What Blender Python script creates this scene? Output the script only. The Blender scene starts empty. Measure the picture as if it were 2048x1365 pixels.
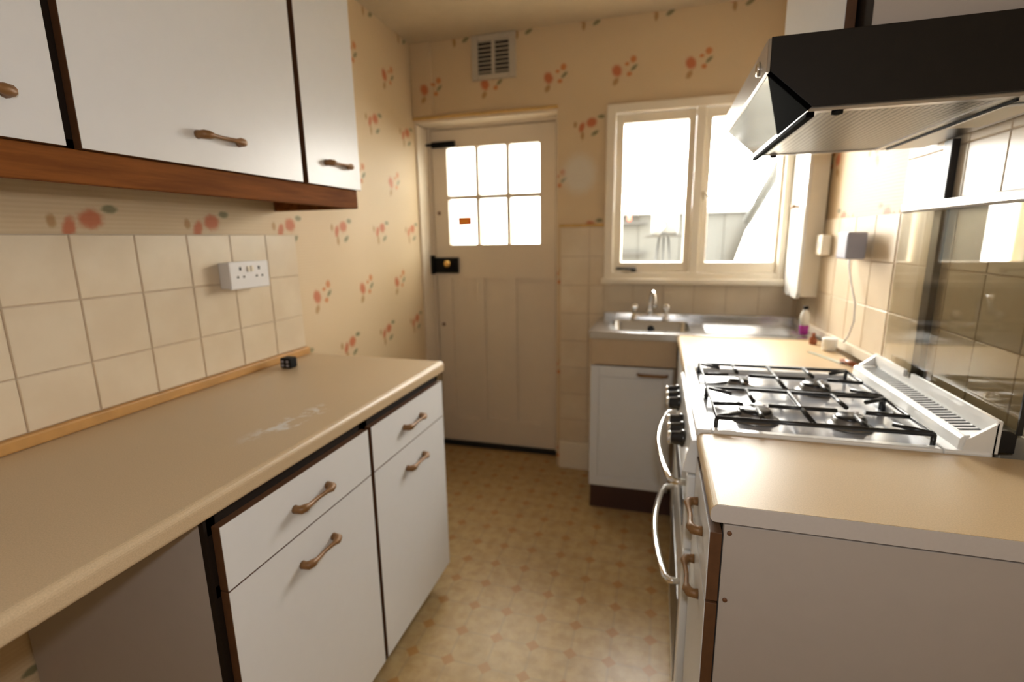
import bpy, bmesh, math, random
from mathutils import Vector, Matrix
random.seed(7)
S = bpy.context.scene
C = S.collection
PI = math.pi

# ------------------------------------------------------------------ camera, world, lights, exposure
CAMZ = 1.3318
def setup_camera():
    ya, pi_, ro = math.radians(-16.3138), math.radians(-11.6506), math.radians(-0.9001)
    fw = Vector((math.sin(ya)*math.cos(pi_), math.cos(ya)*math.cos(pi_), math.sin(pi_)))
    r = Vector((math.cos(ya), -math.sin(ya), 0)); u = r.cross(fw)
    r2 = r*math.cos(ro) + u*math.sin(ro); u2 = u*math.cos(ro) - r*math.sin(ro)
    cd = bpy.data.cameras.new('camera'); co = bpy.data.objects.new('camera', cd); C.objects.link(co)
    M = Matrix((r2, u2, -fw)).transposed().to_4x4(); M.translation = (0, 0, CAMZ)
    co.matrix_world = M
    cd.sensor_width = 36; cd.sensor_fit = 'HORIZONTAL'; cd.lens = 36*996.55/2048; cd.clip_start = 0.02
    cd.dof.use_dof = True; cd.dof.focus_distance = 0.76; cd.dof.aperture_fstop = 2.5
    S.camera = co
setup_camera()

W = bpy.data.worlds.new('world'); S.world = W; W.use_nodes = True
bg = W.node_tree.nodes['Background']; bg.inputs[0].default_value = (1.0, 0.97, 0.915, 1); bg.inputs[1].default_value = 33.0

def portal(name, loc, sx, sy):
    l = bpy.data.lights.new(name, 'AREA'); l.shape = 'RECTANGLE'; l.size = sx; l.size_y = sy; l.cycles.is_portal = True
    o = bpy.data.objects.new(name, l); C.objects.link(o); o.location = loc; o.rotation_euler = (-PI/2, 0, 0)
portal('window_portal', (0.17, 2.96, 1.53), 0.86, 0.86)
portal('door_portal', (-0.94, 2.96, 1.57), 0.62, 0.62)

S.view_settings.view_transform = 'Standard'; S.view_settings.look = 'None'
S.view_settings.gamma = 1; S.view_settings.exposure = 0.42; S.view_settings.use_curve_mapping = False
fl = bpy.data.lights.new('camera_flash', 'POINT'); fl.energy = 11; fl.shadow_soft_size = .025; fl.color = (.97, .98, 1)
fo = bpy.data.objects.new('camera_flash', fl); C.objects.link(fo); fo.location = (.02, -.03, 1.43)
S.cycles.max_bounces = 7; S.cycles.diffuse_bounces = 4; S.cycles.glossy_bounces = 3; S.cycles.transmission_bounces = 3; S.cycles.transparent_max_bounces = 8
S.cycles.caustics_reflective = False; S.cycles.caustics_refractive = False

# ------------------------------------------------------------------ materials
MATS = {}
class NT:
    def __init__(s, name):
        m = bpy.data.materials.new(name); m.use_nodes = True; s.m = m; s.t = m.node_tree; s.b = s.t.nodes['Principled BSDF']
    def n(s, typ, **kw):
        x = s.t.nodes.new(typ)
        for k, v in kw.items(): setattr(x, k, v)
        return x
    def l(s, a, b): s.t.links.new(a, b)
    def val(s, sock, v):
        if hasattr(v, 'is_linked') or isinstance(v, bpy.types.NodeSocket): s.l(v, sock)
        else: sock.default_value = v
    def math(s, op, a, b=0.0, c=0.0):
        x = s.n('ShaderNodeMath', operation=op); s.val(x.inputs[0], a); s.val(x.inputs[1], b); s.val(x.inputs[2], c); return x.outputs[0]
    def vmath(s, op, a, b=None):
        x = s.n('ShaderNodeVectorMath', operation=op); s.val(x.inputs[0], a)
        if b is not None: s.val(x.inputs[1], b)
        return x.outputs['Value'] if op in ('LENGTH', 'DOT_PRODUCT', 'DISTANCE') else x.outputs[0]
    def mix(s, f, a, b):
        x = s.n('ShaderNodeMix', data_type='RGBA'); s.val(x.inputs[0], f); s.val(x.inputs[6], a); s.val(x.inputs[7], b); return x.outputs[2]
    def step(s, v, lo, hi):
        x = s.n('ShaderNodeMapRange', interpolation_type='SMOOTHSTEP'); s.val(x.inputs[0], v); x.inputs[1].default_value = lo; x.inputs[2].default_value = hi
        x.inputs[3].default_value = 0; x.inputs[4].default_value = 1; return x.outputs[0]
    def noise(s, vec, scale, detail=3, rough=.5):
        x = s.n('ShaderNodeTexNoise'); s.l(vec, x.inputs['Vector']); x.inputs['Scale'].default_value = scale; x.inputs['Detail'].default_value = detail
        x.inputs['Roughness'].default_value = rough; return x.outputs[0]
    def pos(s): return s.n('ShaderNodeNewGeometry').outputs['Position']
    def obj(s): return s.n('ShaderNodeTexCoord').outputs['Object']
    def bump(s, h, strength=.3, dist=.002):
        x = s.n('ShaderNodeBump'); s.l(h, x.inputs['Height']); x.inputs['Strength'].default_value = strength; x.inputs['Distance'].default_value = dist
        s.l(x.outputs[0], s.b.inputs['Normal'])
def col(c): return (c[0], c[1], c[2], 1)
def simple(name, c, rough=.5, metal=0, spec=.5, var=.06, scale=30, bump=0, coat=0):
    k = NT(name); p = k.pos(); nz = k.noise(p, scale)
    d = tuple(max(0, x*(1-var)) for x in c); e = tuple(min(1, x*(1+var)) for x in c)
    k.l(k.mix(nz, col(d), col(e)), k.b.inputs['Base Color'])
    k.b.inputs['Roughness'].default_value = rough; k.b.inputs['Metallic'].default_value = metal
    k.b.inputs['Specular IOR Level'].default_value = spec; k.b.inputs['Coat Weight'].default_value = coat
    if bump: k.bump(nz, bump)
    MATS[name] = k.m; return k.m
simple('white_laminate', (.705, .71, .72), .32, var=.02)
simple('carcass_dark', (.014, .008, .005), .7, spec=.2)
simple('door_edge', (.10, .042, .016), .5, var=.3, scale=60)
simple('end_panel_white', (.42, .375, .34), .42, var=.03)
simple('bronze', (.22, .108, .036), .45, metal=.1, var=.25, scale=90)
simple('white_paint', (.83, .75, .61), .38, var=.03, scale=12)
simple('door_paint', (.78, .685, .565), .42, var=.04, scale=9)
simple('black_iron', (.006, .006, .006), .6, spec=.15)
simple('black_enamel', (.010, .010, .011), .28)
simple('brass', (.75, .48, .16), .25, metal=1)
simple('chrome', (.78, .78, .78), .09, metal=1, var=.01)
simple('steel', (.60, .60, .60), .22, metal=1, var=.04)
simple('brushed_steel', (.48, .46, .43), .28, metal=1, var=.06)
simple('burner_alloy', (.22, .21, .20), .35, metal=.8)
simple('hood_paint', (.011, .0085, .0065), .5, var=.2, spec=.25)
simple('gusset_black', (.0012, .0012, .0014), .8, spec=.02)
simple('white_enamel', (.82, .82, .80), .18, coat=.3, var=.02)
simple('hob_enamel', (.42, .44, .48), .16, coat=.4, var=.03)
simple('white_plastic', (.78, .77, .78), .35, var=.02)
simple('grey_plastic', (.34, .34, .41), .45, var=.05)
simple('cream_plastic', (.80, .74, .62), .4, var=.03)
simple('pine_strip', (.50, .27, .085), .5, var=.3, scale=18)
simple('raw_timber', (.62, .40, .14), .6, var=.3, scale=25)
simple('beige_panel', (.52, .39, .25), .5, var=.05)
simple('plinth_brown', (.055, .020, .013), .45)
simple('grout', (.56, .45, .33), .8, var=.1)
simple('vent_plaster', (.50, .45, .37), .7, var=.1)
simple('black_rubber', (.008, .008, .008), .7)
simple('mark_brown', (.14, .055, .02), .6)
simple('orange_sticker', (.85, .07, .01), .5)
simple('sticker_print', (.95, .42, .02), .5)
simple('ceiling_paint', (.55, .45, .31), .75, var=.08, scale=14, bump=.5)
simple('plain_wall', (.66, .58, .46), .8)
simple('knob_black', (.015, .015, .016), .2)
simple('purple_liquid', (.45, .03, .38), .3)
simple('bottle_clear', (.80, .80, .78), .2)
simple('amber', (.26, .07, .02), .3)
simple('blade', (.55, .58, .50), .3, metal=.4)
simple('trunking_black', (.012, .008, .007), .4)
simple('outside_panel', (.019, .0205, .018), .7, var=.08, scale=4)
simple('outside_bar', (.012, .012, .009), .7)
simple('outside_sheet', (.5, .5, .48), .7)
simple('outside_wood', (.10, .09, .07), .7)
simple('outside_white', (.08, .085, .085), .6)
simple('outside_slab', (.20, .19, .165), .9, var=.2, scale=3)
simple('outside_dark', (.005, .006, .006), .6)
simple('outside_red', (.20, .04, .02), .6)
simple('tap_dark', (.55, .55, .54), .10, metal=1)

def m_tile():
    k = NT('tile_glaze'); p = k.pos(); o = k.n('ShaderNodeObjectInfo')
    n = k.noise(p, 7, 4)
    a = k.mix(k.step(n, .35, .7), (.70, .585, .43, 1), (.76, .655, .50, 1))
    f = k.math('MULTIPLY', o.outputs['Random'], .22)
    k.l(k.mix(f, a, (.60, .50, .37, 1)), k.b.inputs['Base Color'])
    k.b.inputs['Roughness'].default_value = .30; k.b.inputs['Specular IOR Level'].default_value = .3
    MATS['tile_glaze'] = k.m
m_tile()

def m_wood():
    k = NT('dark_wood'); p = k.obj()
    mp = k.n('ShaderNodeMapping'); k.l(p, mp.inputs[0]); mp.inputs['Scale'].default_value = (25, 2.0, 25)
    n = k.noise(mp.outputs[0], 2.2, 6, .6)
    k.l(k.mix(k.step(n, .3, .72), (.135, .042, .008, 1), (.235, .080, .016, 1)), k.b.inputs['Base Color'])
    k.b.inputs['Roughness'].default_value = .7; k.b.inputs['Specular IOR Level'].default_value = .1; k.bump(n, .15)
    MATS['dark_wood'] = k.m
m_wood()

def m_worktop(name, base, smear=False):
    k = NT(name); p = k.pos()
    n = k.noise(p, 420, 2, .7); big = k.noise(p, 2.5, 3)
    d = tuple(x*.90 for x in base); e = tuple(min(1, x*1.06) for x in base)
    c = k.mix(k.step(n, .3, .7), col(d), col(e))
    c = k.mix(k.math('MULTIPLY', k.step(big, .45, .75), .18), c, col(tuple(x*.8 for x in base)))
    if smear:
        s = k.n('ShaderNodeSeparateXYZ'); k.l(p, s.inputs[0])
        q = k.vmath('SUBTRACT', p, (-.848, .985, .9)); rot = k.n('ShaderNodeVectorRotate'); k.l(q, rot.inputs[0]); rot.inputs['Angle'].default_value = math.radians(8)
        el = k.vmath('LENGTH', k.vmath('MULTIPLY', rot.outputs[0], (1/.040, 1/.19, 0)))
        w = k.noise(p, 26, 5, .68)
        m = k.math('MULTIPLY', k.step(el, 1.1, .3), k.step(w, .50, .60))
        q2 = k.vmath('SUBTRACT', p, (-.836, .955, .9)); el2 = k.vmath('LENGTH', k.vmath('MULTIPLY', q2, (1/.022, 1/.045, 0)))
        ring = k.math('MULTIPLY', k.step(el2, .55, .9), k.step(el2, 1.35, 1.0)); ring = k.math('MULTIPLY', ring, k.step(w, .38, .55))
        m = k.math('MAXIMUM', m, ring)
        c = k.mix(k.math('MULTIPLY', m, .8), c, (.68, .69, .69, 1))
    k.l(c, k.b.inputs['Base Color']); k.b.inputs['Roughness'].default_value = .38; k.bump(n, .02, .001)
    MATS[name] = k.m
m_worktop('worktop_tan', (.53, .40, .25), True)
m_worktop('worktop_sand', (.58, .425, .24))
simple('worktop_end', (.52, .48, .45), .45, var=.04, scale=200)

def m_floor():
    k = NT('vinyl_floor'); p = k.pos(); P = .1255
    q = k.vmath('SUBTRACT', p, (.027 - P*40, 1.505 - P*40, 0)); q = k.vmath('MULTIPLY', q, (1/P, 1/P, 0))
    f = k.vmath('SUBTRACT', k.vmath('FRACTION', k.vmath('ADD', q, (.5, .5, 0))), (.5, .5, 0))
    a = k.vmath('ABSOLUTE', f); s = k.n('ShaderNodeSeparateXYZ'); k.l(a, s.inputs[0])
    n1 = k.noise(p, 22, 4, .6); n2 = k.noise(p, 3, 3)
    dia = k.step(k.math('ADD', s.outputs[0], s.outputs[1]), .22, .16)
    line = k.step(k.math('MINIMUM', s.outputs[0], s.outputs[1]), .055, .012)
    petal = k.step(k.math('SUBTRACT', k.math('MAXIMUM', s.outputs[0], s.outputs[1]), .36), .09, .0)
    c = k.mix(k.step(n1, .3, .7), (.40, .26, .105, 1), (.52, .365, .17, 1))
    c = k.mix(k.math('MULTIPLY', petal, .16), c, (.52, .39, .23, 1))
    c = k.mix(k.math('MULTIPLY', line, k.math('MULTIPLY', n1, .55)), c, (.27, .21, .13, 1))
    c = k.mix(k.math('MULTIPLY', dia, .8), c, (.40, .19, .045, 1))
    c = k.mix(k.math('MULTIPLY', k.step(n2, .45, .75), .25), c, (.33, .235, .12, 1))
    k.l(c, k.b.inputs['Base Color']); k.b.inputs['Roughness'].default_value = .34; k.bump(n1, .12, .001)
    MATS['vinyl_floor'] = k.m
m_floor()

def m_paper(name, axis, u0):
    k = NT(name); p = k.pos(); s = k.n('ShaderNodeSeparateXYZ'); k.l(p, s.inputs[0])
    cb = k.n('ShaderNodeCombineXYZ'); k.l(s.outputs[axis], cb.inputs[0]); k.l(s.outputs[2], cb.inputs[1])
    uv = cb.outputs[0]
    wv = k.math('SINE', k.math('MULTIPLY', s.outputs[2], 2*PI/.011))
    big = k.noise(p, 2.2, 3)
    c = k.mix(k.math('MULTIPLY_ADD', wv, .25, .5), (.63, .475, .29, 1), (.70, .56, .37, 1))
    c = k.mix(k.math('MULTIPLY', k.step(big, .4, .75), .30), c, (.60, .45, .27, 1))
    red, red2, green, ochre = (.50, .10, .022, 1), (.56, .17, .035, 1), (.16, .16, .075, 1), (.40, .22, .075, 1)
    CU, CV = .345, .512
    designs = [((u0, 2.15), [(-.03, -.015, .021, .026, red, 25), (.048, .030, .014, .015, red2, 0), (.030, -.035, .012, .010, red2, 0), (.052, -.008, .018, .008, green, 40), (-.035, -.065, .018, .012, ochre, 60), (.018, .012, .010, .008, red2, 0)]),
               ((u0 + CU/2, 1.895), [(.022, .010, .025, .021, red, 10), (-.028, -.010, .013, .023, red, -20), (.040, -.042, .020, .009, green, 30), (-.024, -.050, .009, .020, ochre, 0), (.070, .035, .017, .009, green, 0), (-.062, .004, .009, .014, ochre, 0)])]
    wob = k.math('MULTIPLY', k.noise(p, 90, 2), .5)
    for (cu, cv), blobs in designs:
        q = k.vmath('MULTIPLY', k.vmath('SUBTRACT', uv, (cu - CU/2 - CU*20, cv - CV/2 - CV*20, 0)), (1/CU, 1/CV, 0))
        f = k.vmath('MULTIPLY', k.vmath('SUBTRACT', k.vmath('FRACTION', q), (.5, .5, 0)), (CU, CV, 0))
        for bx_, by_, rx, ry, cc, ang in blobs:
            d = k.vmath('SUBTRACT', f, (bx_, by_, 0))
            if ang:
                r = k.n('ShaderNodeVectorRotate'); k.l(d, r.inputs[0]); r.inputs['Angle'].default_value = math.radians(-ang); d = r.outputs[0]
            L = k.vmath('LENGTH', k.vmath('MULTIPLY', d, (.80/rx, .80/ry, 0)))
            m = k.step(k.math('ADD', L, wob), 1.45, .75)
            c = k.mix(k.math('MULTIPLY', m, .85), c, cc)
    if axis == 0:   # pale filled patch left on the paper between door and window
        d = k.vmath('LENGTH', k.vmath('MULTIPLY', k.vmath('SUBTRACT', uv, (-.415, 1.655, 0)), (1/.095, 1/.105, 0)))
        c = k.mix(k.math('MULTIPLY', k.step(k.math('ADD', d, wob), 1.5, .8), .75), c, (.69, .655, .58, 1))
    k.l(c, k.b.inputs['Base Color']); k.b.inputs['Roughness'].default_value = .6; k.bump(wv, .12, .001)
    MATS[name] = k.m
m_paper('paper_back', 0, .14); m_paper('paper_side', 1, 2.435)

def m_glass(name, tint, gloss=1.0, rough=0.0):
    m = bpy.data.materials.new(name); m.use_nodes = True; t = m.node_tree; t.nodes.clear()
    o = t.nodes.new('ShaderNodeOutputMaterial'); tr = t.nodes.new('ShaderNodeBsdfTransparent'); tr.inputs[0].default_value = col(tint)
    g = t.nodes.new('ShaderNodeBsdfGlossy'); g.inputs[0].default_value = (gloss, gloss, gloss, 1); g.inputs['Roughness'].default_value = rough
    f = t.nodes.new('ShaderNodeLayerWeight'); f.inputs[0].default_value = .5; mx = t.nodes.new('ShaderNodeMixShader')
    pw = t.nodes.new('ShaderNodeMath'); pw.operation = 'POWER'; t.links.new(f.outputs['Facing'], pw.inputs[0]); pw.inputs[1].default_value = 5
    sc_ = t.nodes.new('ShaderNodeMath'); sc_.operation = 'MULTIPLY_ADD'; t.links.new(pw.outputs[0], sc_.inputs[0]); sc_.inputs[1].default_value = .95; sc_.inputs[2].default_value = .045
    t.links.new(sc_.outputs[0], mx.inputs[0]); t.links.new(tr.outputs[0], mx.inputs[1]); t.links.new(g.outputs[0], mx.inputs[2]); t.links.new(mx.outputs[0], o.inputs[0])
    MATS[name] = m
m_glass('pane_glass', (.98, .98, .97)); m_glass('door_glass_pane', (.56, .56, .53)); m_glass('lid_glass', (.78, .755, .69)); m_glass('bottle_glass', (.85, .85, .85))

def m_filter():
    k = NT('hood_filter'); p = k.pos(); P = .0125
    f = k.vmath('SUBTRACT', k.vmath('FRACTION', k.vmath('MULTIPLY', k.vmath('ADD', p, (5, 5, 0)), (1/P, 1/P, 0))), (.5, .5, 0))
    d = k.vmath('LENGTH', k.vmath('MULTIPLY', f, (1, 1, 0)))
    h = k.step(d, .24, .34)
    k.l(k.mix(h, (.02, .018, .014, 1), (.30, .27, .215, 1)), k.b.inputs['Base Color']); k.b.inputs['Metallic'].default_value = .8; k.b.inputs['Roughness'].default_value = .36
    k.bump(h, .5, .001); MATS['hood_filter'] = k.m
m_filter()

# ------------------------------------------------------------------ helpers
def add_box(bm, x0, x1, y0, y1, z0, z1, bev=0, seg=2):
    t = bmesh.new(); bmesh.ops.create_cube(t, size=1)
    for v in t.verts: v.co = Vector(((x0+x1)/2 + v.co.x*(x1-x0), (y0+y1)/2 + v.co.y*(y1-y0), (z0+z1)/2 + v.co.z*(z1-z0)))
    if bev: bmesh.ops.bevel(t, geom=t.edges[:], offset=bev, segments=seg, affect='EDGES', profile=.5)
    merge(bm, t)
def merge(bm, t):
    me = bpy.data.meshes.new('tmp'); t.to_mesh(me); t.free(); bm.from_mesh(me); bpy.data.meshes.remove(me)
def add_prism(bm, poly, axis, a0, a1, bev=0):
    """poly: 2D points in the two other axes (in xyz order), extruded along axis."""
    t = bmesh.new()
    def P(p, a):
        if axis == 0: return (a, p[0], p[1])
        if axis == 1: return (p[0], a, p[1])
        return (p[0], p[1], a)
    A = [t.verts.new(P(p, a0)) for p in poly]; B = [t.verts.new(P(p, a1)) for p in poly]
    t.faces.new(A); t.faces.new(B[::-1]); n = len(poly)
    for i in range(n): t.faces.new((A[i], B[i], B[(i+1) % n], A[(i+1) % n]))
    bmesh.ops.recalc_face_normals(t, faces=t.faces[:])
    if bev: bmesh.ops.bevel(t, geom=t.edges[:], offset=bev, segments=2, affect='EDGES', profile=.5)
    merge(bm, t)
def add_tube(bm, pts, radii, seg=10, closed=False):
    pts = [Vector(p) for p in pts]; n = len(pts)
    if not hasattr(radii, '__len__'): radii = [radii]*n
    t = bmesh.new(); rings = []; ref = None
    for i in range(n):
        if closed: d = pts[(i+1) % n] - pts[i-1]
        else: d = pts[min(i+1, n-1)] - pts[max(i-1, 0)]
        d.normalize()
        if ref is None: ref = Vector((0, 0, 1)) if abs(d.z) < .9 else Vector((1, 0, 0))
        a = ref - d*ref.dot(d)
        if a.length < 1e-4: a = Vector((1, .3, 0)) - d*d.x
        a.normalize(); ref = a; b = d.cross(a)
        rings.append([t.verts.new(pts[i] + (a*math.cos(2*PI*k/seg) + b*math.sin(2*PI*k/seg))*radii[i]) for k in range(seg)])
    for i in range(n if closed else n-1):
        A, B = rings[i], rings[(i+1) % n]
        for k in range(seg): t.faces.new((A[k], A[(k+1) % seg], B[(k+1) % seg], B[k]))
    if not closed: t.faces.new(rings[0][::-1]); t.faces.new(rings[-1])
    bmesh.ops.recalc_face_normals(t, faces=t.faces[:])
    for f in t.faces: f.smooth = len(f.verts) == 4
    merge(bm, t)
def add_lathe(bm, prof, loc, axis=2, seg=24):
    """prof: (r, h) list; axis: direction of h."""
    t = bmesh.new(); rings = []
    for r, h in prof:
        ring = []
        for k in range(seg):
            a = 2*PI*k/seg; c, s = r*math.cos(a), r*math.sin(a)
            v = (c, s, h) if axis == 2 else ((h, c, s) if axis == 0 else (c, h, s))
            ring.append(t.verts.new(Vector(v) + Vector(loc)))
        rings.append(ring)
    for A, B in zip(rings, rings[1:]):
        for k in range(seg): t.faces.new((A[k], A[(k+1) % seg], B[(k+1) % seg], B[k])).smooth = True
    t.faces.new(rings[0]); t.faces.new(rings[-1])
    bmesh.ops.recalc_face_normals(t, faces=t.faces[:]); merge(bm, t)

def wloc(o):
    v = Vector((0, 0, 0))
    while o: v += o.location; o = o.parent
    return v
def obj(name, bm, mat, parent=None, label=None):
    if parent is not None:
        off = wloc(parent)
        for v in bm.verts: v.co -= off
    me = bpy.data.meshes.new(name); bm.to_mesh(me); bm.free()
    o = bpy.data.objects.new(name, me); C.objects.link(o); o.parent = parent
    me.materials.append(MATS[mat])
    if label: o['label'] = label
    return o
def box(name, b, mat, parent=None, bev=0, label=None):
    bm = bmesh.new(); add_box(bm, *b, bev=bev); return obj(name, bm, mat, parent, label)
def inst(name, me, loc, rotz=0, parent=None):
    o = bpy.data.objects.new(name, me); C.objects.link(o); o.parent = parent
    o.location = Vector(loc) - (wloc(parent) if parent else Vector((0, 0, 0))); o.rotation_euler = (0, 0, rotz); return o
def thing(name, label, cat, loc, group=None):
    o = bpy.data.objects.new(name, None); C.objects.link(o); o.location = loc; o.empty_display_size = .05
    o['label'] = label; o['category'] = cat
    if group: o['group'] = group
    return o
def tag(o, label, cat, kind=None, group=None):
    o['label'] = label; o['category'] = cat
    if kind: o['kind'] = kind
    if group: o['group'] = group
    return o
def struct(o, label, cat): return tag(o, label, cat, 'structure')
def sthing(name, label, cat, loc): o = thing(name, label, cat, loc); o['kind'] = 'structure'; return o

# ------------------------------------------------------------------ the room
YW, YD, XL = 2.723, 2.867, -1.318
ZC = 2.375; YB = -1.6; YO = 2.93
def RW(y):                       # plaster face of the right wall: very slightly out of square
    return .716 if y <= 1.75 else .716 - (y-1.75)*.052
def LW(y):
    return XL if y <= 1.62 else XL - (y-1.62)*.030

struct(box('floor', (-1.55, .95, YB-.1, YO+.25, -.06, 0), 'vinyl_floor'), 'beige vinyl floor printed with orange-brown diamonds', 'floor')
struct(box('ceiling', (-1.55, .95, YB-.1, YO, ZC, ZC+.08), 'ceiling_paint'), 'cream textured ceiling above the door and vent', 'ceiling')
bm = bmesh.new(); add_prism(bm, [(XL, YB), (XL, 1.62), (LW(YO), YO), (-1.5, YO), (-1.5, YB)], 2, 0, ZC)
wall_left = struct(obj('wall_left', bm, 'paper_side'), 'left wall with floral wallpaper and cream splashback tiles', 'wall')
bm = bmesh.new(); add_prism(bm, [(RW(YB), YB), (RW(0), 1.75), (RW(YO), YO), (.9, YO), (.9, YB)], 2, 0, ZC)
wall_right = struct(obj('wall_right', bm, 'paper_side'), 'right wall with cream tiles behind the cooker', 'wall')
bm = bmesh.new()
WX0, WX1, WZ0, WZ1 = -.245, .565, 1.115, 1.945
DX0, DX1, DZ = -1.352, -.532, 1.985
XA, XB = -1.5, .9
add_box(bm, XA, DX0, YW, YO, 0, ZC); add_box(bm, DX0, DX1, YW, YO, DZ, ZC)
add_box(bm, DX1, WX0, YW, YO, 0, ZC); add_box(bm, WX0, WX1, YW, YO, 0, WZ0); add_box(bm, WX0, WX1, YW, YO, WZ1, ZC); add_box(bm, WX1, XB, YW, YO, 0, ZC)
wall_back = struct(obj('wall_back', bm, 'paper_back'), 'far wall with faded floral wallpaper around the door and window', 'wall')
struct(box('wall_front', (-1.55, .95, YB-.1, YB, 0, ZC), 'plain_wall'), 'plain wall behind the viewpoint', 'wall')

# wall tiles -----------------------------------------------------
TILES = {}
def tile_mesh(w, h):
    key = (round(w, 3), round(h, 3))
    if key not in TILES:
        bm = bmesh.new(); add_box(bm, 0, .008, -w/2, w/2, -h/2, h/2, bev=.0018, seg=1)
        me = bpy.data.meshes.new('tile'); bm.to_mesh(me); bm.free(); me.materials.append(MATS['tile_glaze']); TILES[key] = me
    return TILES[key]
G = .0028; T = .1525
ZT = 1.3577
# left splashback, tiles face +X
rows = [(ZT-T, ZT), (ZT-2*T, ZT-T), (.929, ZT-2*T)]
for k in range(-7, 6):
    y0 = .8447 + (k-1)*T + T; 
    for z0, z1 in rows:
        ya, yb = .8447 + (k-1)*T, .8447 + k*T
        inst('tile', tile_mesh(T-G, z1-z0-G), (XL, (ya+yb)/2, (z0+z1)/2), 0, wall_left)
gb = box('grout_bed', (XL-.001, XL+.0045, .8447-8*T, .8447+5*T-.002, .929, ZT), 'grout', wall_left)
# right wall tiles face -X
ZR0 = 1.39
def right_tile(ya, yb, z0, z1):
    ym = (ya+yb)/2; s = math.atan2(RW(yb)-RW(ya), yb-ya)
    inst('tile', tile_mesh(yb-ya-G, z1-z0-G), (RW(ym), ym, (z0+z1)/2), PI - s, wall_right)
yl = 1.834
for k in range(8):
    for r in range(-2, 4):
        right_tile(yl-(k+1)*T, yl-k*T, ZR0-(r+1)*T, ZR0-r*T)
for k in range(6):
    for r in range(0, 3):
        ya, yb = yl+k*T, min(yl+(k+1)*T, YW-.004)
        if yb-ya > .03: right_tile(ya, yb, ZR0-(r+1)*T, ZR0-r*T)
bm = bmesh.new(); add_box(bm, RW(0)-.0045, RW(0)+.01, yl-8*T, 1.75, .78, ZR0+2*T)
add_prism(bm, [(RW(1.75)-.0045, 1.75), (RW(yl)-.0045, yl), (RW(yl)+.01, yl), (RW(1.75)+.01, 1.75)], 2, .78, ZR0+2*T)
add_prism(bm, [(RW(yl)-.0045, yl), (RW(YW)-.0045, YW-.002), (RW(YW)+.01, YW-.002), (RW(yl)+.01, yl)], 2, .93, ZR0)
obj('grout_bed', bm, 'grout', wall_right)
# far wall tiles face -Y
def back_tile(xa, xb, z0, z1):
    inst('tile', tile_mesh(xb-xa-G, z1-z0-G), ((xa+xb)/2, YW, (z0+z1)/2), -PI/2, wall_back)
PT = .155
for r in range(8):
    z1 = 1.386 - r*PT; z0 = max(z1-PT, .165)
    back_tile(-.512, -.355, z0, z1)
    back_tile(-.355, -.275 if z1 > 1.05 else -.20, z0, z1)
bm = bmesh.new(); add_box(bm, -.512, -.277, YW-.0045, YW+.01, .165, 1.386); add_box(bm, -.28, .63, YW-.0045, YW+.01, .90, 1.085)
obj('grout_bed', bm, 'grout', wall_back)
x = -.275
for k in range(6):
    xb = min(x+T, .655); back_tile(x, xb, .90, 1.085); x = xb
# trims
struct(box('baseboard_back', (-.512, -.287, YW-.022, YW, 0, .165), 'white_paint', None, .003), 'white skirting block at the foot of the tiled pier', 'skirting')
struct(box('trim_1', (XL, XL+.022, -1.0, 1.612, .9005, .929), 'pine_strip', None, .004), 'orange pine strip between left worktop and wall tiles', 'trim')
struct(box('trim_2', (-.52, -.278, YW-.016, YW, 1.386, 1.400), 'raw_timber', None, .003), 'bare timber bead on top of the tiled pier', 'trim')
struct(box('trim_3', (-1.352, -.528, YW-.016, YW, 1.985, 2.000), 'raw_timber', None, .003), 'bare yellow timber bead along the top of the door frame', 'trim')
bm = bmesh.new(); add_prism(bm, [(RW(1.78)-.022, 1.78), (RW(2.69)-.022, 2.69), (RW(2.69)-.0085, 2.69), (RW(1.78)-.0085, 1.78)], 2, .9005, .935, .002)
struct(obj('trim_4', bm, 'white_paint'), 'white upstand strip along the right wall behind the worktop', 'trim')
pb = struct(box('trim_5', (-1.349, -1.228, YW-.018, YW, 2.002, ZC), 'paper_back', None, .004), 'papered pipe boxing above the corner of the door', 'boxing')

# ------------------------------------------------------------------ door
door = sthing('door_1', 'cream half-glazed back door with six panes and three tall panels', 'door', (-.94, YD+.02, 0))
dx0, dx1, dz0, dz1 = -1.317, -.570, .034, 1.955
bm = bmesh.new()
add_box(bm, DX0, dx0-.004, YD-.01, YO, 0, DZ); add_box(bm, dx1+.004, DX1, YD-.01, YO, 0, DZ); add_box(bm, dx0-.004, dx1+.004, YD-.01, YO, dz1+.006, DZ)
add_box(bm, DX0, DX0+.012, YW+.002, YD-.01, 0, DZ-.02)
add_box(bm, DX0, DX1, YW+.002, YD-.01, DZ-.012, DZ-.001)
yq = YD+.042
add_box(bm, dx0-.004, dx0+.014, yq, YO, 0, DZ); add_box(bm, dx1-.014, dx1+.004, yq, YO, 0, DZ); add_box(bm, dx0+.014, dx1-.014, yq, YO, dz1-.014, DZ); add_box(bm, dx0-.004, dx1+.004, yq, YO, 0, dz0+.012)
obj('door_frame', bm, 'door_paint', door)
bm = bmesh.new()
PX = [(-1.222, -1.048), (-1.026, -.861), (-.839, -.662)]; PZ = [(1.30, 1.563), (1.587, 1.856)]
QX = [(-1.215, -1.062), (-1.010, -.865), (-.808, -.655)]; QZ = (.19, 1.095)
ya, yb = YD, YD+.040
add_box(bm, dx0, PX[0][0], ya, yb, dz0, dz1); add_box(bm, PX[2][1], dx1, ya, yb, dz0, dz1)
add_box(bm, PX[0][0], PX[2][1], ya, yb, PZ[1][1], dz1); add_box(bm, PX[0][0], PX[2][1], ya, yb, QZ[1], PZ[0][0]); add_box(bm, PX[0][0], PX[2][1], ya, yb, dz0, QZ[0])
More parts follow.
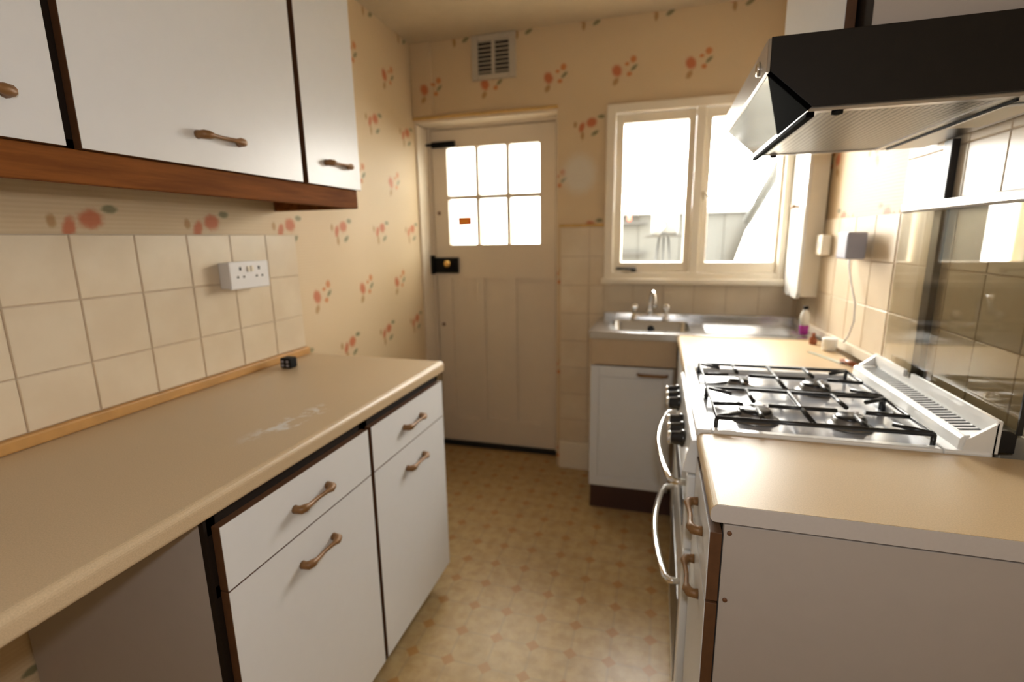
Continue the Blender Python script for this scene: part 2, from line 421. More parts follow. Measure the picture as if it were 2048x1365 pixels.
add_box(bm, QX[0][1], QX[1][0], ya, yb, QZ[0], QZ[1]); add_box(bm, QX[1][1], QX[2][0], ya, yb, QZ[0], QZ[1])
obj('leaf', bm, 'door_paint', door)
for a, b in QX:
    box('panel', (a-.008, b+.008, YD+.016, YD+.030, QZ[0], QZ[1]), 'door_paint', door)
bm = bmesh.new()
for a, b in ((PX[0][1], PX[1][0]), (PX[1][1], PX[2][0])): add_box(bm, a, b, ya+.002, yb-.002, PZ[0][0], PZ[1][1])
add_box(bm, PX[0][0], PX[2][1], ya+.003, yb-.003, PZ[0][1], PZ[1][0]); obj('glazing_bars', bm, 'door_paint', door)
panes = []
for a, b in PX:
    for c, d in PZ:
        panes.append(box('pane', (a-.004, b+.004, YD+.018, YD+.022, c-.004, d+.004), 'door_glass_pane', door))
st = box('sticker', (-1.171, -1.083, YD+.0145, YD+.0165, 1.413, 1.463), 'orange_sticker', door, label='small orange sticker on a pane')
bm = bmesh.new()
for z, a, b in ((1.448, -1.163, -1.093), (1.437, -1.158, -1.098), (1.427, -1.163, -1.10)): add_box(bm, a, b, YD+.0140, YD+.0146, z-.003, z+.003)
obj('sticker_print', bm, 'sticker_print', st)
lk = box('rim_lock', (-1.316, -1.168, YD-.026, YD, 1.128, 1.222), 'black_iron', door, .004, 'black rim lock with brass knob')
bm = bmesh.new(); add_box(bm, -1.350, -1.319, YD-.036, YD-.0105, 1.122, 1.236, bev=.003); obj('lock_keep', bm, 'black_iron', lk)
bm = bmesh.new(); add_lathe(bm, [(.008, 0), (.008, -.012), (.019, -.018), (.021, -.028), (.016, -.036), (.004, -.038)], (-1.226, YD-.026, 1.186), 1); obj('knob', bm, 'brass', lk)
bl = box('bolt', (-1.313, -1.165, YD-.016, YD, 1.858, 1.892), 'black_iron', door, .003, 'black bolt at the top of the door')
bm = bmesh.new(); add_tube(bm, [(-1.345, YD-.022, 1.875), (-1.17, YD-.022, 1.875)], .008); obj('bolt_bar', bm, 'black_iron', bl)
for z in (1.487, .806):
    bm = bmesh.new(); add_lathe(bm, [(.011, 0), (.011, -.004), (.004, -.005)], (-1.285, YD, z), 1, 12); obj('screw_cover', bm, 'mark_brown', door)
box('draught_strip', (DX0+.004, DX1-.002, YD-.018, YD+.05, .001, .030), 'black_rubber', door)

# ------------------------------------------------------------------ window
win = sthing('window_1', 'cream painted two-light window above the sink', 'window', (.16, YW+.02, 1.08))
bm = bmesh.new(); y0, y1 = YW-.020, YW+.10
add_box(bm, -.277, -.232, y0, y1, 1.083, 1.978, .003); add_box(bm, .556, .600, y0, y1, 1.083, 1.978, .003)
add_box(bm, -.232, .556, y0, y1, 1.935, 1.978, .003); add_box(bm, -.232, .556, y0, y1, 1.115, 1.145, .003)
obj('window_frame', bm, 'white_paint', win)
box('mullion', (.152, .192, YW-.012, y1, 1.145, 1.935), 'white_paint', win, .003)
box('window_sill', (-.290, .612, YW-.040, YW+.10, 1.086, 1.115), 'white_paint', win, .005)
def sash(x0, x1, p0, p1):
    bm = bmesh.new(); ya, yb = YW+.004, YW+.05; z0, z1 = 1.147, 1.933; q0, q1 = 1.199, 1.888
    add_box(bm, x0, p0, ya, yb, z0, z1, .004); add_box(bm, p1, x1, ya, yb, z0, z1, .004)
    add_box(bm, p0-.002, p1+.002, ya, yb, z0, q0, .004); add_box(bm, p0-.002, p1+.002, ya, yb, q1, z1, .004)
    s = obj('sash', bm, 'white_paint', win)
    box('pane', (p0-.004, p1+.004, YW+.025, YW+.029, q0-.004, q1+.004), 'pane_glass', s); return s
s1 = sash(-.230, .150, -.191, .117); s2 = sash(.194, .554, .226, .539)
bm = bmesh.new(); add_tube(bm, [(-.212, YW-.008, 1.166), (-.13, YW-.010, 1.165), (-.115, YW-.008, 1.162)], [.006, .006, .008]); add_box(bm, -.135, -.11, YW-.008, YW+.006, 1.150, 1.172)
obj('window_stay', bm, 'outside_dark', win)
bm = bmesh.new(); add_box(bm, .200, .216, YW-.010, YW+.006, 1.50, 1.545, .002); add_tube(bm, [(.208, YW-.014, 1.535), (.225, YW-.03, 1.515), (.262, YW-.034, 1.497)], [.006, .005, .005])
obj('casement_catch', bm, 'cream_plastic', win)

# ------------------------------------------------------------------ outside the window
struct(box('ground', (-5, 6, YO, 9, -.25, -.12), 'outside_slab'), 'paved yard outside the window', 'ground')
fn = thing('lean_to_screen', 'pale boarded lean-to screen seen through the window', 'screen', (.2, 4.25, -.12))
for k in range(20):
    x = -.80 + k*.16
    box('board', (x, x+.1585, 4.24 + .006*(k % 2), 4.27, -.12, 1.50), 'outside_panel', fn)
box('backing', (-.80, 2.40, 4.271, 4.28, -.12, 1.499), 'outside_panel', fn)
box('cap_rail', (-.82, 2.42, 4.215, 4.29, 1.50, 1.535), 'outside_white', fn)
for z in (1.43, 1.19): box('ledge', (-.42, -.10, 4.20, 4.238, z, z+.018), 'outside_dark', fn)
tb = thing('garden_table', 'spindly dark garden table outside the left window light', 'table', (.03, 3.75, -.12))
box('table_top', (-.10, .16, 3.62, 3.88, 1.325, 1.340), 'outside_dark', tb, .003)
for a, b, c, d in ((.03, 3.75, .03, 3.75), (.0, 3.72, -.17, 3.62), (.06, 3.72, .22, 3.62), (.03, 3.78, .03, 3.9)):
    bm = bmesh.new(); add_tube(bm, [(a, b, 1.325), (c, d, -.12)], .006, 8); obj('leg', bm, 'outside_dark', tb)
bm = bmesh.new(); add_box(bm, -.055, .125, 3.67, 3.83, 1.341, 1.50, .012)
bx = tag(obj('storage_box', bm, 'outside_white'), 'white box standing on the garden table outside', 'box')
bm = bmesh.new(); add_lathe(bm, [(.026, 0), (.034, .03), (.030, .075), (.012, .095)], (-.015, 3.645, 1.341))
tag(obj('white_jar', bm, 'outside_white'), 'small white jar in front of the box outside', 'jar')
bm = bmesh.new(); add_lathe(bm, [(.012, 0), (.016, .01), (.016, .05), (.008, .06)], (-.235, 4.20, 1.30+.148))
bm2 = bmesh.new(); add_prism(bm2, [(.545, -.12), (.56, 1.15), (.62, 1.36), (.74, 1.58), (.95, 1.85), (1.3, 2.0), (1.3, -.12)], 1, 4.12, 4.16)
tag(obj('leaning_sheet', bm2, 'outside_sheet'), 'white leaning sheet outside the right window light', 'sheet')
rf = thing('lean_to_roof', 'slim lean-to roof bars rising above the screen', 'roof frame', (.2, 4.2, 1.5))
obj('hook', bm, 'outside_red', rf)
for (a, b) in (((-.05, 4.22, 1.62), (-.16, 4.05, 2.25)), ((.63, 3.9, 1.56), (.82, 3.6, 2.05))):
    bm = bmesh.new(); add_tube(bm, [a, b], .011, 6); obj('glazing_bar', bm, 'outside_bar', rf)
bm = bmesh.new(); add_tube(bm, [(.60, 4.0, 1.42), (.72, 3.8, 1.72), (.80, 3.7, 2.0)], [.03, .035, .03], 8); obj('rafter', bm, 'outside_panel', rf)

# ------------------------------------------------------------------ shared handle
def handle_mesh():
    bm = bmesh.new(); L = .056
    add_tube(bm, [(.0, -L, 0), (.008, -L, 0), (.016, -L+.002, 0), (.020, -L+.012, 0), (.020, -L*.55, 0), (.018, 0, 0), (.020, L*.55, 0), (.020, L-.012, 0), (.016, L-.002, 0), (.008, L, 0), (0, L, 0)],
             [.0095, .0085, .0095, .0090, .0050, .0044, .0050, .0090, .0095, .0085, .0095], 10)
    me = bpy.data.meshes.new('handle'); bm.to_mesh(me); bm.free(); me.materials.append(MATS['bronze']); return me
HM = handle_mesh()
def door_slab(name, b, parent, face, edge=True):
    """door or drawer front: white face sheet on a brown-edged core. face: '+x' or '-x'."""
    x0, x1, y0, y1, z0, z1 = b
    d = box(name, b, 'door_edge', parent, .001)
    if face == '+x': f = (x1, x1+.0012, y0+.0006, y1-.0006, z0+.0006, z1-.0006)
    else: f = (x0-.0012, x0, y0+.0006, y1-.0006, z0+.0006, z1-.0006)
    box('face_sheet', f, 'white_laminate', d); return d

# ------------------------------------------------------------------ left base units
XF = -.735
Zt, Zm, Zb = .832, .700, .096
def left_base(y0, y1, name, label, end_near):
    t = thing(name, label, 'cabinet', (-1.02, (y0+y1)/2, 0), 'left base cabinets')
    bm = bmesh.new(); xb = XL+.010; xf = XF-.020
    add_box(bm, xb, xf, y0, y0+.018, .085, .859); add_box(bm, xb, xf, y1-.018, y1, .085, .859); add_box(bm, xb, xf, y0, y1, .085, .103); add_box(bm, xb, xb+.012, y0, y1, .1, .859)
    add_box(bm, xf-.06, xf, y0, y1, .815, .859); add_box(bm, xf-.02, xf, y0, y1, Zm-.012, Zm+.012)
    obj('carcass', bm, 'carcass_dark', t)
    if end_near:
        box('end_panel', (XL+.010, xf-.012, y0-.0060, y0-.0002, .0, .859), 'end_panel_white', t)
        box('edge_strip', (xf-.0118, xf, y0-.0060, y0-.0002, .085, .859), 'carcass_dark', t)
    box('plinth', (XF-.075, XF-.057, y0, y1, 0, .085), 'plinth_brown', t)
    dr = door_slab('drawer_front', (XF-.0185, XF, y0+.007, y1-.008, Zm+.0015, Zt), t, '+x')
    dd = door_slab('cabinet_door', (XF-.0185, XF, y0+.007, y1-.008, Zb, Zm-.0015), t, '+x')
    ym = (y0+y1)/2
    inst('handle', HM, (XF+.001, ym, .764), 0, dr); inst('handle', HM, (XF+.001, ym+.004, .626), 0, dd)
    return t
left_base(.6186, 1.1160, 'base_cabinet', 'white drawer-line base cabinet beside the open space under the worktop', True)
left_base(1.1175, 1.6010, 'base_cabinet', 'white drawer-line base cabinet at the door end of the left worktop', False)
# left worktop with rounded front edge
def bullnose(xback, xfront, z0, z1, sgn):
    r = .015; pts = [(xback, z0), (xback, z1)]
    for k in range(7):
        a = PI/2*k/6; pts.append((xfront - sgn*r + sgn*r*math.sin(a), z1 - r + r*math.cos(a)))
    for k in range(5):
        a = PI/2*k/4; pts.append((xfront - sgn*.008 + sgn*.008*math.cos(a), z0 + .008 - .008*math.sin(a)))
    return pts
bm = bmesh.new(); add_prism(bm, bullnose(XL+.009, -.731, .860, .900, 1), 1, -1.0, 1.612)
tag(obj('worktop', bm, 'worktop_tan'), 'long tan worktop with pale smears along the left wall', 'worktop')

# ------------------------------------------------------------------ left wall cabinets and pelmet
XU = -.975
def left_wall_unit(y0, y1, d0, d1, label, hy):
    t = thing('wall_cabinet', label, 'cabinet', (-1.15, (y0+y1)/2, 1.50), 'left wall cabinets')
    bm = bmesh.new(); xb, xf = XL+.002, XU-.020
    add_box(bm, xb, xf, y0, y0+.016, 1.497, 2.20); add_box(bm, xb, xf, y1-.016, y1, 1.497, 2.20); add_box(bm, xb, xf, y0, y1, 1.497, 1.513); add_box(bm, xb, xf, y0, y1, 2.184, 2.20); add_box(bm, xb, xb+.006, y0, y1, 1.5, 2.2)
    obj('carcass', bm, 'carcass_dark', t)
    d = door_slab('cabinet_door', (XU-.0185, XU, d0, d1, 1.497, 2.195), t, '+x')
    inst('handle', HM, (XU+.001, hy, 1.564), 0, d)
left_wall_unit(.055, .664, .070, .652, 'white wall cabinet cut off by the left edge of the photo', .522)
left_wall_unit(.6645, 1.263, .676, 1.252, 'wide white wall cabinet, middle one above the tiled splashback', .974)
left_wall_unit(1.2635, 1.541, 1.274, 1.542, 'narrow white wall cabinet at the end nearest the door', 1.417)
pl = thing('pelmet', 'dark brown wooden pelmet under the left wall cabinets', 'pelmet', (-1.0, .8, 1.44))
box('front_board', (-1.006, -.988, .055, 1.538, 1.438, 1.4965), 'dark_wood', pl, .002)
box('end_board', (XL+.001, -1.0065, 1.520, 1.538, 1.438, 1.4965), 'dark_wood', pl, .002)

# ------------------------------------------------------------------ double socket on the left wall, block on worktop
so = thing('double_socket', 'white double socket on the left tiled splashback', 'socket', (XL+.008, 1.325, 1.23))
box('back_box', (XL+.0085, XL+.044, 1.243, 1.400, 1.190, 1.270), 'white_plastic', so, .003)
fp = box('face_plate', (XL+.0445, XL+.054, 1.240, 1.403, 1.187, 1.273), 'white_plastic', so, .003)
for ym in (1.283, 1.360):
    box('pin_hole', (XL+.0535, XL+.0546, ym-.004, ym+.004, 1.245, 1.256), 'outside_dark', fp)
    for s in (-1, 1): box('pin_hole', (XL+.0535, XL+.0546, ym+s*.012-.004, ym+s*.012+.004, 1.222, 1.228), 'outside_dark', fp)
for ym in (1.314, 1.329): box('switch', (XL+.0535, XL+.059, ym-.005, ym+.005, 1.240, 1.258), 'cream_plastic', fp, .001)
pk = thing('plug_block', 'small black plastic block on the far end of the left worktop', 'plug', (-1.225, 1.405, .900))
box('block_body', (-1.246, -1.204, 1.386, 1.424, .9003, .938), 'black_iron', pk, .005)
for s in (-1, 1):
    for q in (.912, .926): box('stud', (-1.225+s*.010-.005, -1.225+s*.010+.005, 1.3845, 1.3862, q-.004, q+.004), 'grey_plastic', pk, .0005)

# ------------------------------------------------------------------ vent
vt = thing('wall_vent', 'grey louvred vent high on the wall above the door', 'vent', (-.872, YW, 2.15))
bm = bmesh.new(); a, b, c, d = -.992, -.750, 2.155, ZC-.002; y0, y1 = YW-.016, YW-.0005
add_box(bm, a, a+.036, y0, y1, c, d, .003); add_box(bm, b-.036, b, y0, y1, c, d, .003); add_box(bm, a+.036, b-.036, y0, y1, c, c+.028, .003); add_box(bm, a+.036, b-.036, y0, y1, d-.030, d, .003); add_box(bm, -.881, -.862, y0, y1, c+.028, d-.03, .003)
obj('vent_frame', bm, 'vent_plaster', vt)
box('vent_back', (a+.03, b-.03, YW-.004, YW-.0006, c+.02, d-.02), 'black_rubber', vt)
for x0, x1 in ((a+.037, -.882), (-.861, b-.037)):
    for k in range(8):
        z = c+.036+k*.0205; bm = bmesh.new(); add_prism(bm, [(YW-.014, z), (YW-.0045, z+.002), (YW-.0045, z+.0065), (YW-.014, z+.0055)], 0, x0, x1); obj('slat', bm, 'vent_plaster', vt)

# ------------------------------------------------------------------ sink
YS = 2.276
sk = thing('kitchen_sink', 'stainless steel sink top with bowl and ribbed drainer', 'sink', (.1, 2.5, .87))
bm = bmesh.new(); sx0, sx1, sy0, sy1 = -.291, .648, YS, 2.700; bx0, bx1, by0, by1 = -.218, .158, 2.335, 2.640
def rrect(x0, x1, y0, y1, r, n=6):
    pts = []
    for cx, cy, a0 in ((x1-r, y1-r, 0), (x0+r, y1-r, PI/2), (x0+r, y0+r, PI), (x1-r, y0+r, 3*PI/2)):
        for k in range(n+1): a = a0+PI/2*k/n; pts.append((cx+r*math.cos(a), cy+r*math.sin(a)))
    return pts
# deck around the bowl as a strip between outer rect samples and the bowl rim
inner = rrect(bx0, bx1, by0, by1, .05)
t = bmesh.new(); deckx1 = bx1+.03
def ray_out(p):
    cx, cy = (bx0+bx1)/2, (by0+by1)/2; dx, dy = p[0]-cx, p[1]-cy; k = 1e9
    for lim, dd, cc in ((deckx1 if dx > 0 else sx0, dx, cx), (sy1 if dy > 0 else sy0, dy, cy)):
        if abs(dd) > 1e-6: k = min(k, (lim-cc)/dd)
    return (cx+dx*k, cy+dy*k)
pts = []
for i, p in enumerate(inner): pts.append((p, ray_out(p)))
cor = [(deckx1, sy1), (sx0, sy1), (sx0, sy0), (deckx1, sy0)]
I = [t.verts.new((p[0], p[1], .905)) for p, q in pts]; O = [t.verts.new((q[0], q[1], .906)) for p, q in pts]
n = len(I)
for k in range(n):
    j = (k+1) % n
    qa, qb = pts[k][1], pts[j][1]
    if abs(qa[0]-qb[0]) > 1e-5 and abs(qa[1]-qb[1]) > 1e-5:
        cc = min(cor, key=lambda c: (c[0]-qa[0])**2+(c[1]-qa[1])**2+(c[0]-qb[0])**2+(c[1]-qb[1])**2)
        v = t.verts.new((cc[0], cc[1], .906)); t.faces.new((I[k], O[k], v, O[j], I[j]))
    else: t.faces.new((I[k], O[k], O[j], I[j]))
# bowl walls
prev = I
for ins, z in ((.004, .900), (.012, .80), (.030, .765), (.06, .755)):
    cur = [t.verts.new((p[0]+( (bx0+bx1)/2-p[0])*ins/.17, p[1]+((by0+by1)/2-p[1])*ins/.15, z)) for p, q in pts]
    for k in range(n): t.faces.new((prev[k], prev[(k+1) % n], cur[(k+1) % n], cur[k])).smooth = True
    prev = cur
t.faces.new(prev)
bmesh.ops.recalc_face_normals(t, faces=t.faces[:]); merge(bm, t)
obj('bowl_deck', bm, 'steel', sk)
bm = bmesh.new(); add_box(bm, deckx1, sx1, sy0, sy1, .898, .9045)
dr = obj('drainer', bm, 'steel', sk)
for k in range(9):
    y = 2.335+k*.036; bm = bmesh.new(); add_box(bm, deckx1+.03, sx1-.05, y, y+.018, .9045, .9085, .0018); obj('rib', bm, 'steel', dr)
bm = bmesh.new(); add_box(bm, sx0, sx1, sy0-.002, sy0+.004, .872, .906, .0015); add_box(bm, sx0-.002, sx0+.004, sy0, sy1, .872, .906, .0015); obj('front_apron', bm, 'steel', sk)
box('upstand', (-.268, sx1, sy1, sy1+.013, .898, .934), 'steel', sk, .003)
bm = bmesh.new(); add_lathe(bm, [(.018, 0), (.018, -.004), (.012, -.006), (.003, -.006)], (-.022, by1-.006, .862), 1, 16); obj('overflow', bm, 'black_rubber', sk)
bm = bmesh.new(); add_lathe(bm, [(.035, 0), (.033, .004), (.02, .002), (.002, .002)], (-.03, 2.48, .756)); obj('waste', bm, 'chrome', sk)

tp = thing('mixer_tap', 'chrome two-handle mixer tap behind the sink bowl', 'tap', (-.03, 2.668, .906))
bm = bmesh.new(); add_tube(bm, [(-.120, 2.668, .930), (.062, 2.668, .930)], .012, 12)
for x in (-.108, .050): add_lathe(bm, [(.020, 0), (.020, .006), (.013, .010), (.013, .035)], (x, 2.668, .9062))
obj('tap_body', bm, 'chrome', tp)
for x in (-.108, .050):
    bm = bmesh.new(); add_lathe(bm, [(.011, 0), (.011, .016), (.018, .02), (.021, .032), (.018, .044), (.006, .048)], (x, 2.668, .941)); obj('tap_handle', bm, 'chrome', tp)
bm = bmesh.new(); sp = [(-.033, 2.668, .930), (-.033, 2.668, .985)]
for k in range(10):
    a = PI*k/9; sp.append((-.028+.02*k/9, 2.608+.06*math.cos(a), 1.005+.055*math.sin(a)))
sp.append((-.006, 2.548, .985)); add_tube(bm, sp, .0105, 12); add_lathe(bm, [(.017, 0), (.017, .02), (.011, .028)], (-.033, 2.668, .938)); obj('spout', bm, 'tap_dark', tp)

sc = thing('sink_cabinet', 'white sink base cabinet with routed door and beige top rail', 'cabinet', (-.1, 2.5, 0))
bm = bmesh.new(); xa, xb = -.286, .098
add_box(bm, xa, xa+.016, YS+.020, YW-.01, .13, .871); add_box(bm, xb-.016, xb, YS+.020, YW-.03, .13, .74); add_box(bm, xa, xb, YS+.020, YW-.03, .13, .146); obj('carcass', bm, 'beige_panel', sc)
box('top_rail', (xa, xb, YS+.006, YS+.022, .748, .8715), 'beige_panel', sc, .002)
bm = bmesh.new(); y0, y1 = YS+.002, YS+.0195; d0, d1, e0, e1 = -.284, .085, .138, .742
add_box(bm, d0, d0+.040, y0, y1, e0, e1, .002); add_box(bm, d1-.040, d1, y0, y1, e0, e1, .002); add_box(bm, d0+.040, d1-.040, y0, y1, e0, e0+.046, .002); add_box(bm, d0+.04, d1-.04, y0, y1, e1-.052, e1, .002)
dd = obj('cabinet_door', bm, 'white_laminate', sc)
box('routed_panel', (d0+.041, d1-.041, y0+.0028, y1-.002, e0+.047, e1-.053), 'white_laminate', dd)
bm = bmesh.new(); add_tube(bm, [(-.067, YS+.002, .712), (-.064, YS-.016, .712), (-.045, YS-.022, .712), (.040, YS-.022, .712), (.058, YS-.016, .712), (.061, YS+.002, .712)], [.006, .007, .008, .008, .007, .006]); obj('handle', bm, 'bronze', dd)
box('plinth', (xa+.004, .30, YS+.040, YS+.056, 0, .129), 'plinth_brown', sc)

# ------------------------------------------------------------------ right worktops and base units
XR2 = .100
bm = bmesh.new(); add_prism(bm, bullnose(.690, XR2, .868, .900, -1), 1, .808, 1.1245)
nw = thing('worktop', 'sand worktop nearest the viewer with a grey edged end', 'worktop', (.4, .97, .868))
obj('slab', bm, 'worktop_sand', nw)
bm = bmesh.new(); add_prism(bm, bullnose(.690, XR2+.0005, .8685, .8995, -1), 1, .8062, .8079); obj('end_strip', bm, 'worktop_end', nw, 'grey laminate end strip')
bm = bmesh.new(); add_prism(bm, bullnose(.652, XR2-.004, .868, .900, -1), 1, 1.722, 2.272)
tag(obj('worktop', bm, 'worktop_sand'), 'sand worktop between the cooker and the sink drainer', 'worktop')

rb = thing('base_cabinet', 'white base cabinet end nearest the viewer on the right', 'cabinet', (.4, .97, 0))
bm = bmesh.new(); xf = .123
add_box(bm, xf, .69, 1.104, 1.120, .085, .866); add_box(bm, xf, .69, .828, 1.104, .085, .10); add_box(bm, .68, .69, .83, 1.104, .10, .866); add_box(bm, xf, xf+.06, .83, 1.104, .83, .866); obj('carcass', bm, 'carcass_dark', rb)
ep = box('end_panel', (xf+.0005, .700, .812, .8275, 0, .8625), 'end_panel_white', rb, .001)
for x, z in ((.128, .848), (.129, .722), (.400, .862)):
    if z < .86:
        bm = bmesh.new(); add_lathe(bm, [(.004, 0), (.004, -.0015), (.001, -.002)], (x+.004, .812, z), 1, 10); obj('screw_cover', bm, 'mark_brown', ep)
box('plinth', (.165, .180, .83, 1.12, 0, .085), 'plinth_brown', rb)
dr = door_slab('drawer_front', (.1025, .1215, .8135, 1.117, .715, .845), rb, '-x'); dd = door_slab('cabinet_door', (.1025, .1215, .8135, 1.117, .10, .710), rb, '-x')
inst('handle', HM, (.1010, .968, .785), PI, dr); inst('handle', HM, (.1010, .968, .650), PI, dd)
fb = thing('base_cabinet', 'white base cabinet between the cooker and the sink', 'cabinet', (.4, 2.0, 0))
bm = bmesh.new(); add_box(bm, .122, .64, 1.726, 1.744, .085, .866); add_box(bm, .122, .64, 2.24, 2.256, .085, .866); add_box(bm, .122, .64, 1.744, 2.24, .085, .10); add_box(bm, .122, .18, 1.744, 2.24, .84, .866); obj('carcass', bm, 'door_edge', fb)
door_slab('cabinet_door', (.1025, .1215, 1.735, 2.245, .10, .845), fb, '-x')
box('plinth', (.165, .180, 1.73, 2.25, 0, .085), 'plinth_brown', fb)

# ------------------------------------------------------------------ cooker
CY0, CY1 = 1.1265, 1.7195
ck = thing('gas_cooker', 'white gas cooker with four burners and raised dark glass lid', 'cooker', (.38, 1.42, 0))
bm = bmesh.new(); add_box(bm, .112, .640, CY0, CY1, .03, .885, .004); obj('body', bm, 'white_enamel', ck)
for x in (.14, .6):
    for y in (CY0+.04, CY1-.04):
        bm = bmesh.new(); add_lathe(bm, [(.018, 0), (.018, .02), (.012, .03)], (x, y, .0005), 2, 12); obj('foot', bm, 'black_rubber', ck)
bm = bmesh.new(); add_prism(bm, [(.112, .885), (.088, .880), (.072, .800), (.112, .796)], 1, CY0, CY1, .003); cp = obj('control_panel', bm, 'white_enamel', ck)
for y in (1.225, 1.285, 1.345, 1.50, 1.56, 1.62):
    bm = bmesh.new(); add_lathe(bm, [(.022, .002), (.022, -.006), (.018, -.010), (.016, -.030), (.013, -.034)], (.080, y, .842), 0, 20); kb = obj('knob', bm, 'knob_black', cp)
    bm = bmesh.new(); add_lathe(bm, [(.0165, 0), (.0165, -.005), (.012, -.008), (.002, -.009)], (.048, y, .842), 0, 18); obj('knob_cap', bm, 'chrome', kb)
def cooker_door(name, z0, z1, hz, g0, g1):
    d = box(name, (.084, .1115, CY0+.004, CY1-.004, z0, z1), 'white_enamel', ck, .004)
    box('door_glass', (.0825, .0842, CY0+.06, CY1-.06, g0, g1), 'black_enamel', d)
    bm = bmesh.new(); pts = []
    y0, y1 = CY0+.045, CY1-.045
    pts += [(.086, y0, hz), (.060, y0, hz), (.050, y0+.012, hz)]
    for k in range(1, 12): s = k/12; pts.append((.048-.026*math.sin(PI*s), y0+.012+(y1-y0-.024)*s, hz))
    pts += [(.050, y1-.012, hz), (.060, y1, hz), (.086, y1, hz)]
    add_tube(bm, pts, .0085, 10); obj('handle', bm, 'chrome', d, 'curved chrome bar handle')
cooker_door('grill_door', .600, .790, .752, .63, .70); cooker_door('oven_door', .130, .594, .482, .17, .42)
box('storage_drawer', (.088, .1115, CY0+.004, CY1-.004, .035, .125), 'white_enamel', ck, .003)
# hob: raised rim and sunken tray
bm = bmesh.new(); hx0, hx1 = .098, .592
add_box(bm, hx0, hx0+.034, CY0, CY1, .884, .907, .004); add_box(bm, hx1-.030, hx1+.05, CY0, CY1, .884, .907, .004); add_box(bm, hx0+.034, hx1-.03, CY0, CY0+.022, .884, .907, .004); add_box(bm, hx0+.034, hx1-.03, CY1-.030, CY1, .884, .907, .004)
hb = obj('hob_rim', bm, 'white_enamel', ck); box('hob_tray', (hx0+.03, hx1-.026, CY0+.018, CY1-.026, .885, .893), 'hob_enamel', ck)
BUR = [(.240, 1.262, .040), (.240, 1.535, .030), (.440, 1.262, .034), (.440, 1.535, .038)]
for x, y, r in BUR:
    bm = bmesh.new(); add_lathe(bm, [(r+.014, 0), (r+.014, .004), (r+.004, .008), (r, .012), (r, .020), (r-.004, .022)], (x, y, .893), 2, 24); bu = obj('burner', bm, 'burner_alloy', ck)
    bm = bmesh.new(); add_lathe(bm, [(r-.004, 0), (r-.003, .004), (r-.008, .008), (.002, .009)], (x, y, .9125), 2, 24); obj('burner_cap', bm, 'black_enamel', bu)
    bm = bmesh.new(); add_tube(bm, [(x+.03, y+r*.9+.016, .893), (x+.03, y+r*.9+.016, .916)], [.004, .003], 8); obj('igniter', bm, 'white_plastic', bu)
ZP = .926
for y0, y1, yb in ((1.158, 1.398, 1.262), (1.412, 1.668, 1.535)):
    bm = bmesh.new(); x0, x1 = .142, .556; r = .0052
    add_tube(bm, [(x0, y0, ZP), (x1, y0, ZP), (x1, y1, ZP), (x0, y1, ZP)], r, 8, True)
    xm = .340; add_tube(bm, [(xm, y0, ZP+.001), (xm, y1, ZP+.001)], r, 8)
    for bxx in (.240, .440):
        add_tube(bm, [(bxx, y0, ZP), (bxx, yb-.028, ZP+.003)], r, 8); add_tube(bm, [(bxx, y1, ZP), (bxx, yb+.028, ZP+.003)], r, 8)
    add_tube(bm, [(x0, yb, ZP), (.212, yb, ZP+.003)], r, 8); add_tube(bm, [(x1, yb, ZP), (.468, yb, ZP+.003)], r, 8)
    add_tube(bm, [(.268, yb, ZP+.003), (.412, yb, ZP+.003)], r, 8)
    for a in (x0, x1):
        for b in (y0, y1): add_tube(bm, [(a, b, .8931), (a, b, ZP)], r, 8)
        s = 1 if a == x0 else -1
        add_tube(bm, [(a, y0+.004, ZP), (a+s*.055, y0+.045, ZP)], r, 8); add_tube(bm, [(a, y1-.004, ZP), (a+s*.055, y1-.045, ZP)], r, 8)
    obj('pan_support', bm, 'black_enamel', ck)
# rear vent rail and upstand
bm = bmesh.new(); add_prism(bm, [(.588, .905), (.590, .930), (.598, .936), (.640, .940), (.640, .905)], 1, CY0+.010, CY1-.004, .002); vr = obj('vent_rail', bm, 'white_enamel', ck)
for k in range(30):
    y = CY0+.045+k*(CY1-CY0-.09)/29; bm = bmesh.new(); add_prism(bm, [(.602, .9362), (.637, .9397), (.637, .9407), (.602, .9372)], 1, y-.0042, y+.0042); obj('slot', bm, 'outside_dark', vr)
bm = bmesh.new(); U0, U1 = CY0+.004, CY1
for a, b, z in ((U0, 1.485, .972), (1.485, 1.525, .955), (1.525, U1, .972)): add_prism(bm, [(a, .905), (b, .905), (b, z), (a, z)], 0, .642, .650)
for y in (U0, U1-.008): add_prism(bm, [(.592, .905), (.645, .905), (.645, .968), (.598, .930)], 1, y, y+.008)
obj('upstand', bm, 'white_enamel', ck)
# glass lid standing up
LY0, LY1 = 1.122, 1.727
ld = box('glass_lid', (.668, .674, LY0, LY1, .950, 1.385), 'lid_glass', ck, 0, 'dark glass lid standing open against the tiles')
bm = bmesh.new(); add_box(bm, .662, .680, LY0-.003, LY1+.003, 1.385, 1.411, .006); obj('lid_rail', bm, 'brushed_steel', ld, 'brushed metal rail')
box('lid_edge', (.6665, .6755, LY0-.0035, LY0, .950, 1.385), 'black_enamel', ld)
box('lid_hinge', (.655, .682, LY0+.02, LY1-.02, .905, .950), 'black_enamel', ld)

